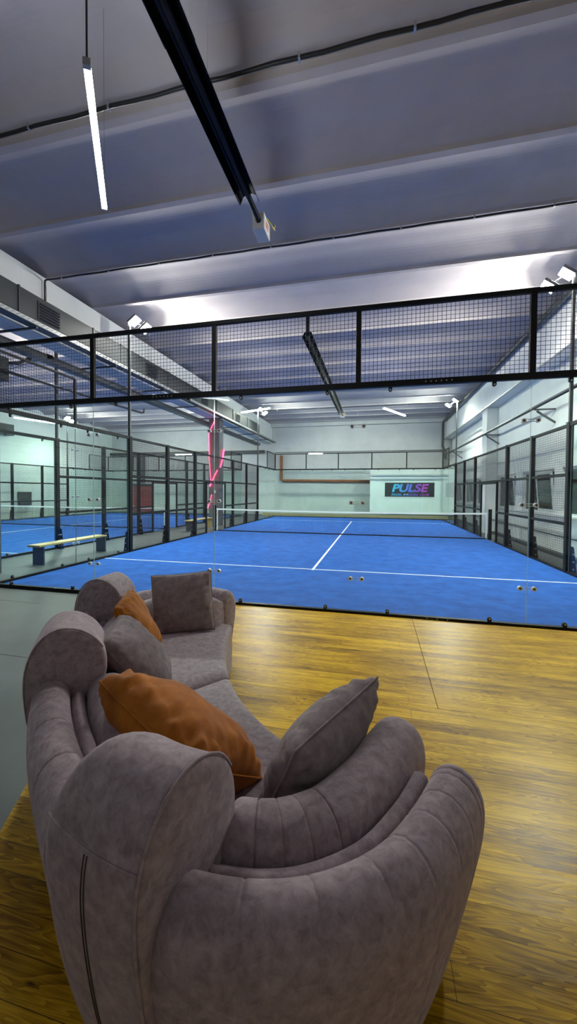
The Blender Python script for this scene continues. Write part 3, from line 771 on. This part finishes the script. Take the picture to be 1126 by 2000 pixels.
def sweep(s0, s1, sec, step=.02, seams=(), cap=.03, capn=4, rsmooth=44, depth=.010, wid=.010, prof=None, capscale=.25, skew=0, skew1=0):
    """closed section [(r outward, z)] carried along the back line between s0 and s1, rounded ends, stitched channels at seams"""
    S, _ = catmull([(r_,z_,0) for r_,z_ in sec], rsmooth, True)
    cr = sum(p.x for p in S)/len(S); cz = sum(p.y for p in S)/len(S)
    rmx = max(p.x for p in S); rmn = min(p.x for p in S)
    n = max(2, int((s1-s0)/step)); base = [s0+(s1-s0)*i/n for i in range(n+1)]
    for q in seams: base += [q-2*wid, q-wid, q-.4*wid, q, q+.4*wid, q+wid, q+2*wid]
    base = sorted(x for x in base if s0 <= x <= s1)
    rings = []
    for k in range(capn):
        a = k/capn*PI/2; rings.append((s0-cap*math.cos(a)+cap, 1-capscale*(1-math.sin(a)), 0))
    for b in base:
        if b <= s0+cap or b >= s1-cap: continue
        dd = 0
        for q in seams: dd = max(dd, math.exp(-((b-q)/(wid*.6))**2))
        rings.append((b, 1, dd))
    for k in reversed(range(capn)):
        a = k/capn*PI/2; rings.append((s1+cap*math.cos(a)-cap, 1-capscale*(1-math.sin(a)), 0))
    vs = []; fs = []; m = len(S)
    for (s, sc_, dd) in rings:
        p, d, nrm = bat(max(0,min(BL,s))); ex = s-max(0,min(BL,s)); p = p+d*ex
        sh = prof(s) if prof else (0,0,1)
        fr_ = (s-s0)/(s1-s0)
        for q in S:
            if skew:
                w_ = (rmx-q.x)/(rmx-rmn); p2, d2, nrm = bat(max(0,min(BL,s+(1-fr_)*w_*skew-fr_*(1-w_)*skew1))); p = p2
            rx, rz = q.x-cr, q.y-cz; ln = math.hypot(rx, rz)
            k = sc_*(1-dd*depth/max(.03,ln))
            rr, zz = cr+rx*k, cz+rz*k
            rr += sh[0]; zz = zz*sh[2]+sh[1]
            vs.append(p+nrm*rr+Vector((0,0,zz)))
    R_ = len(rings)
    for i in range(R_-1):
        for k in range(m):
            fs.append((i*m+k,(i+1)*m+k,(i+1)*m+(k+1)%m,i*m+(k+1)%m))
    for base_, rev in ((0,False),((R_-1)*m,True)):
        c = len(vs); vs.append(sum((vs[base_+k] for k in range(m)), Vector((0,0,0)))/m)
        for k in range(m):
            t = (c, base_+k, base_+(k+1)%m); fs.append(t if not rev else t[::-1])
    mb = MB(); mb.add(vs, fs); return mb
def edge_line(s, sec, i0, i1, lift=.002, rsmooth=44, skew1=0):
    S, _ = catmull([(a,b,0) for a,b in sec], rsmooth, True)
    cr = sum(p.x for p in S)/len(S); cz = sum(p.y for p in S)/len(S)
    out = []; rmx = max(p.x for p in S); rmn = min(p.x for p in S)
    i = i0
    while True:
        q = S[i % rsmooth]; p, d, nrm = bat(s-(1-(rmx-q.x)/(rmx-rmn))*skew1); v = Vector((q.x-cr,q.y-cz)); v = v*(1+lift/v.length)
        out.append(p+nrm*(cr+v.x)+Vector((0,0,cz+v.y)))
        if i == i1: break
        i += 1
    return out
Z0 = DZ+.012
sofa = thing('curved_sofa', (5.3,-3.3,Z0), 'large curved mauve grey suede sofa with three headrests on the plank deck', 'sofa')
SHELL = [(-.14,Z0),(-.05,Z0+.005),(.00,.12),(.045,.30),(.080,.48),(.085,.60),(.055,.675),(.0,.705),(-.055,.685),(-.085,.63),(-.09,.54),(-.10,.35),(-.12,.15)]
LINER = [(-.17,.2),(-.10,.2),(-.085,.45),(-.09,.60),(-.105,.63),(-.125,.635),(-.145,.62),(-.155,.55),(-.16,.35)]
ROLL = [(-.28,.36),(-.20,.38),(-.165,.46),(-.155,.56),(-.175,.645),(-.23,.69),(-.30,.69),(-.355,.645),(-.375,.56),(-.36,.45),(-.33,.38)]
HEAD = [(-.15,Z0),(-.05,Z0+.003),(.01,.12),(.07,.34),(.105,.56),(.112,.72),(.085,.83),(.03,.91),(-.05,.945),(-.14,.925),(-.215,.865),(-.255,.78),(-.25,.69),(-.20,.635),(-.13,.62),(-.08,.59),(-.06,.5),(-.08,.3),(-.12,.12)]
HEADS = [(s_near(5.545,-4.54)+.115, .41), (s_near(4.58,-3.71)-.01, .42), (s_near(4.105,-2.62)+.01, .40)]
hs = sorted((c-l/2, c+l/2) for c, l in HEADS)          # F side first
gaps = []; last = 0
for a, b in hs: gaps.append((last, a)); last = b
gaps.append((last, BL))
def ch(a, b, n, m=.06): return [a+m+(b-a-2*m)*i/(n-1) for i in range(n)] if n > 1 else [(a+b)/2]
seams_of = {0: ch(*gaps[0],5,.12), 1: ch(*gaps[1],3,.12), 2: ch(*gaps[2],4,.10), 3: []}
g3 = gaps[3]; seams_of[3] = [g3[0]+.09, g3[0]+.26, g3[0]+.43, g3[0]+.56, g3[0]+.69, g3[0]+.80, g3[0]+.90, g3[1]-.06]
for i, (a, b) in enumerate(gaps):
    e0 = a-.10 if i else a+.02; e1 = b+.10 if i < 3 else b
    sweep(e0, e1, SHELL, seams=seams_of[i], wid=.007, depth=.004, cap=.045, capscale=.22).obj('back_shell', M_sofa, sofa, smooth=True)
    sweep(a-.05 if i else .02, b+.05 if i < 3 else b-.02, LINER, cap=.02).obj('back_lining', M_sofa, sofa, smooth=True)
    se = [g3[0]+.10,g3[0]+.22,g3[0]+.34,g3[0]+.46] if i == 3 else []
    sweep(a-.04 if i else -.03, b+.06 if i < 3 else b+.18, ROLL, seams=se, cap=.05, capscale=.16, depth=.005, wid=.007).obj('back_roll', M_sofa, sofa, smooth=True)
for a, b in hs:
    h = sweep(a, b, HEAD, cap=.03, capscale=.10, rsmooth=64, skew=.10 if a == hs[-1][0] else .05, skew1=.09 if a == hs[-1][0] else .02).obj('headrest', M_sofa, sofa, smooth=True)
    for s in (b-.012,):
        MB().tube(edge_line(s, HEAD, 2, 38, .0015, 64, .09 if a == hs[-1][0] else .02), .004, 6).obj('piping', M_sofa, h, smooth=True)
    # stitched yoke across the outer flap and the double zip below it
    def flap(s, z):
        S, _ = catmull([(r_,z_,0) for r_,z_ in HEAD], 200, True); s = s-max(0,(s-a)/(b-a))*(.09 if a == hs[-1][0] else .02); q = min((q for q in S if q.x > -.02), key=lambda q: abs(q.y-z)); p, d, n_ = bat(s); return p+n_*(q.x+.001)+Vector((0,0,q.y))
    MB().tube([flap(a+.015+(b-a-.03)*k/14, .79) for k in range(15)], .003, 6).obj('yoke_seam', M_sofa, h, smooth=True)
    for dz in (-.006,.006):
        MB().tube([flap((a+b)/2+.012+dz, .775-.71*k/20) for k in range(21)], .0018, 6).obj('zip_seam', M_seam, h, smooth=True)
# seat : outline between the front edge and the back line
FRONT = [(5.0,-2.02),(5.10,-2.42),(5.24,-2.80),(5.43,-3.14),(5.66,-3.41),(5.90,-3.60),(6.2,-3.72)]
FP, FL = catmull([(x,y,0) for x,y in FRONT], 200)
def seat(f0, f1, b0, b1, z0, z1, name, edge=.05, crown=.018, mb=None):
    """cushion between front fractions f0..f1 and back arc b0..b1"""
    nu, nv = 26, 22; mb = MB(); vs = []; fs = []
    def P(uu, vv):
        fp = FP[min(199,int((f0+(f1-f0)*uu)*199))]; bp, d, n_ = bat(b0+(b1-b0)*uu); bp = bp-n_*.17
        return bp.lerp(fp, vv)
    def ring(uu): return uu
    def rnd(t):     # rounded edge drop
        e = min(t, 1-t)/.07
        return 1 if e >= 1 else math.sqrt(max(0, 1-(1-e)**2))
    us = [0,.006,.015,.03,.05,.07]+[.07+.86*i/16 for i in range(1,16)]+[.93,.95,.97,.985,.994,1]
    n = len(us)
    for lay in (0,1):
        for uu in us:
            for vv in us:
                p = P(uu, vv); k = rnd(uu)*rnd(vv)
                z = z1-edge*(1-k)+crown*math.sin(PI*uu)*math.sin(PI*vv) if lay == 0 else z0
                vs.append((p.x,p.y,z))
    for i in range(n-1):
        for j_ in range(n-1):
            a = i*n+j_; fs.append((a,a+1,a+n+1,a+n)); b = n*n+a; fs.append((b,b+n,b+n+1,b+1))
    for i in range(n-1):
        for (a, b) in ((i,i+1),((n-1)*n+i+1,(n-1)*n+i),((i+1)*n,i*n),(i*n+n-1,(i+1)*n+n-1)):
            fs.append((b, a, n*n+a, n*n+b))
    mb.add(vs, fs); return mb
sm = s_near(4.62,-3.82)
seat(0,.455,.06,sm,.16,.435,'s').obj('seat_cushion', M_sofa, sofa, smooth=True)
seat(.457,1,sm+.004,BL-.04,.16,.43,'s').obj('seat_cushion', M_sofa, sofa, smooth=True)
seat(.01,.99,.10,BL-.08,Z0+.02,.165,'s',.02,0).obj('base', M_sofa, sofa, smooth=True)
# ------------------------------------------------------------------ loose cushions
def pillow(c, ex, ey, w, h, th, m, label, seed=0, wr=.004, cr=0):
    c = Vector(c); ex = Vector(ex).normalized(); ey = Vector(ey); ey = (ey-ex*ey.dot(ex)).normalized(); ez = ex.cross(ey)
    rn = random.Random(seed); ph = [rn.uniform(0,6.28) for _ in range(8)]
    n = 40; vs = []; fs = []
    def pt(i, j_, sd):
        a = -1+2*i/n; b = -1+2*j_/n
        a = math.copysign(abs(a)**.8, a); b = math.copysign(abs(b)**.8, b)
        x = a*(1-.035*(1-b*b)-cr*abs(a*b)**3); y = b*(1-.035*(1-a*a)-cr*abs(a*b)**3)
        t = (max(0,1-abs(a)**2.6)*max(0,1-abs(b)**2.6))**.45
        e = max(0, 1-max(abs(a),abs(b)))
        wv = wr*min(1,e*8)*(math.sin(17*a+5*b+ph[0])*math.exp(-7*e)+math.sin(23*b-6*a+ph[1])*math.exp(-7*e)+.8*math.sin(31*a-9*b+ph[5])*math.exp(-9*e)+.35*math.sin(4*a-5*b+ph[2]))
        return c+ex*(x*w/2)+ey*(y*h/2)+ez*(sd*(t*th/2+wv)+.006*math.sin(2*a+ph[3])*math.sin(2*b+ph[4]))
    idx = {}
    for sd in (1,-1):
        for i in range(n+1):
            for j_ in range(n+1):
                bd = i in (0,n) or j_ in (0,n)
                if bd and sd == -1: idx[(sd,i,j_)] = idx[(1,i,j_)]; continue
                idx[(sd,i,j_)] = len(vs); vs.append(pt(i,j_,sd))
        for i in range(n):
            for j_ in range(n):
                q = (idx[(sd,i,j_)],idx[(sd,i+1,j_)],idx[(sd,i+1,j_+1)],idx[(sd,i,j_+1)])
                fs.append(q if sd == 1 else q[::-1])
    t = thing('throw_pillow', c-Vector((0,0,h/2)), label, 'pillow', 'loose cushions on the curved sofa')
    mb = MB(); mb.add(vs, fs); mb.obj('cover', m, t, smooth=True)
    rim = [pt(i,0,1) for i in range(n+1)]+[pt(n,j_,1) for j_ in range(1,n+1)]+[pt(i,n,1) for i in range(n-1,-1,-1)]+[pt(0,j_,1) for j_ in range(n-1,-1,-1)]
    MB().tube(rim, .0045, 6).obj('piping', m, t, smooth=True)
    return t
pillow((4.655,-2.30,.675),(.44,.2,.03),(-.11,.12,.4),.51,.50,.17,M_pil,'taupe cushion at the far end of the sofa, standing against the far roll',1,.008)
pillow((4.59,-2.86,.65),(.22,-.52,0),(-.2,-.1,.4),.50,.48,.17,M_rust,'rust orange cushion behind the taupe one, by the farthest headrest',2,.014,.04)
pillow((4.87,-3.31,.63),(.22,-.5,0),(-.25,-.2,.36),.52,.50,.22,M_pil,'taupe cushion leaning between the two orange ones by the middle headrest',3,.008,.05)
pillow((5.45,-3.93,.63),(.57,-.27,-.10),(-.23,-.32,.28),.66,.50,.29,M_rust,'large rust orange cushion lying beside the nearest headrest',4,.018,.05)
pillow((6.04,-3.88,.63),(.27,.53,.055),(.12,-.2,.36),.57,.42,.23,M_pil,'taupe cushion leaning on the near right roll of the sofa',5,.014,.0)

# ------------------------------------------------------------------ light and colour management
w = bpy.data.worlds.new('world'); sc.world = w; w.use_nodes = True
w.node_tree.nodes['Background'].inputs[0].default_value = (.02,.025,.04,1); w.node_tree.nodes['Background'].inputs[1].default_value = .2
sc.view_settings.view_transform = 'Standard'; sc.view_settings.look = 'None'; sc.view_settings.gamma = 1; sc.view_settings.use_curve_mapping = False
sc.view_settings.exposure = 1.95
cy = sc.cycles
cy.max_bounces = 10; cy.diffuse_bounces = 5; cy.glossy_bounces = 3; cy.transmission_bounces = 4; cy.transparent_max_bounces = 40
cy.sample_clamp_indirect = 6; cy.sample_clamp_direct = 0; cy.caustics_reflective = False; cy.caustics_refractive = False
cy.use_denoising = True
try: cy.denoiser = 'OPENIMAGEDENOISE'
except Exception: pass
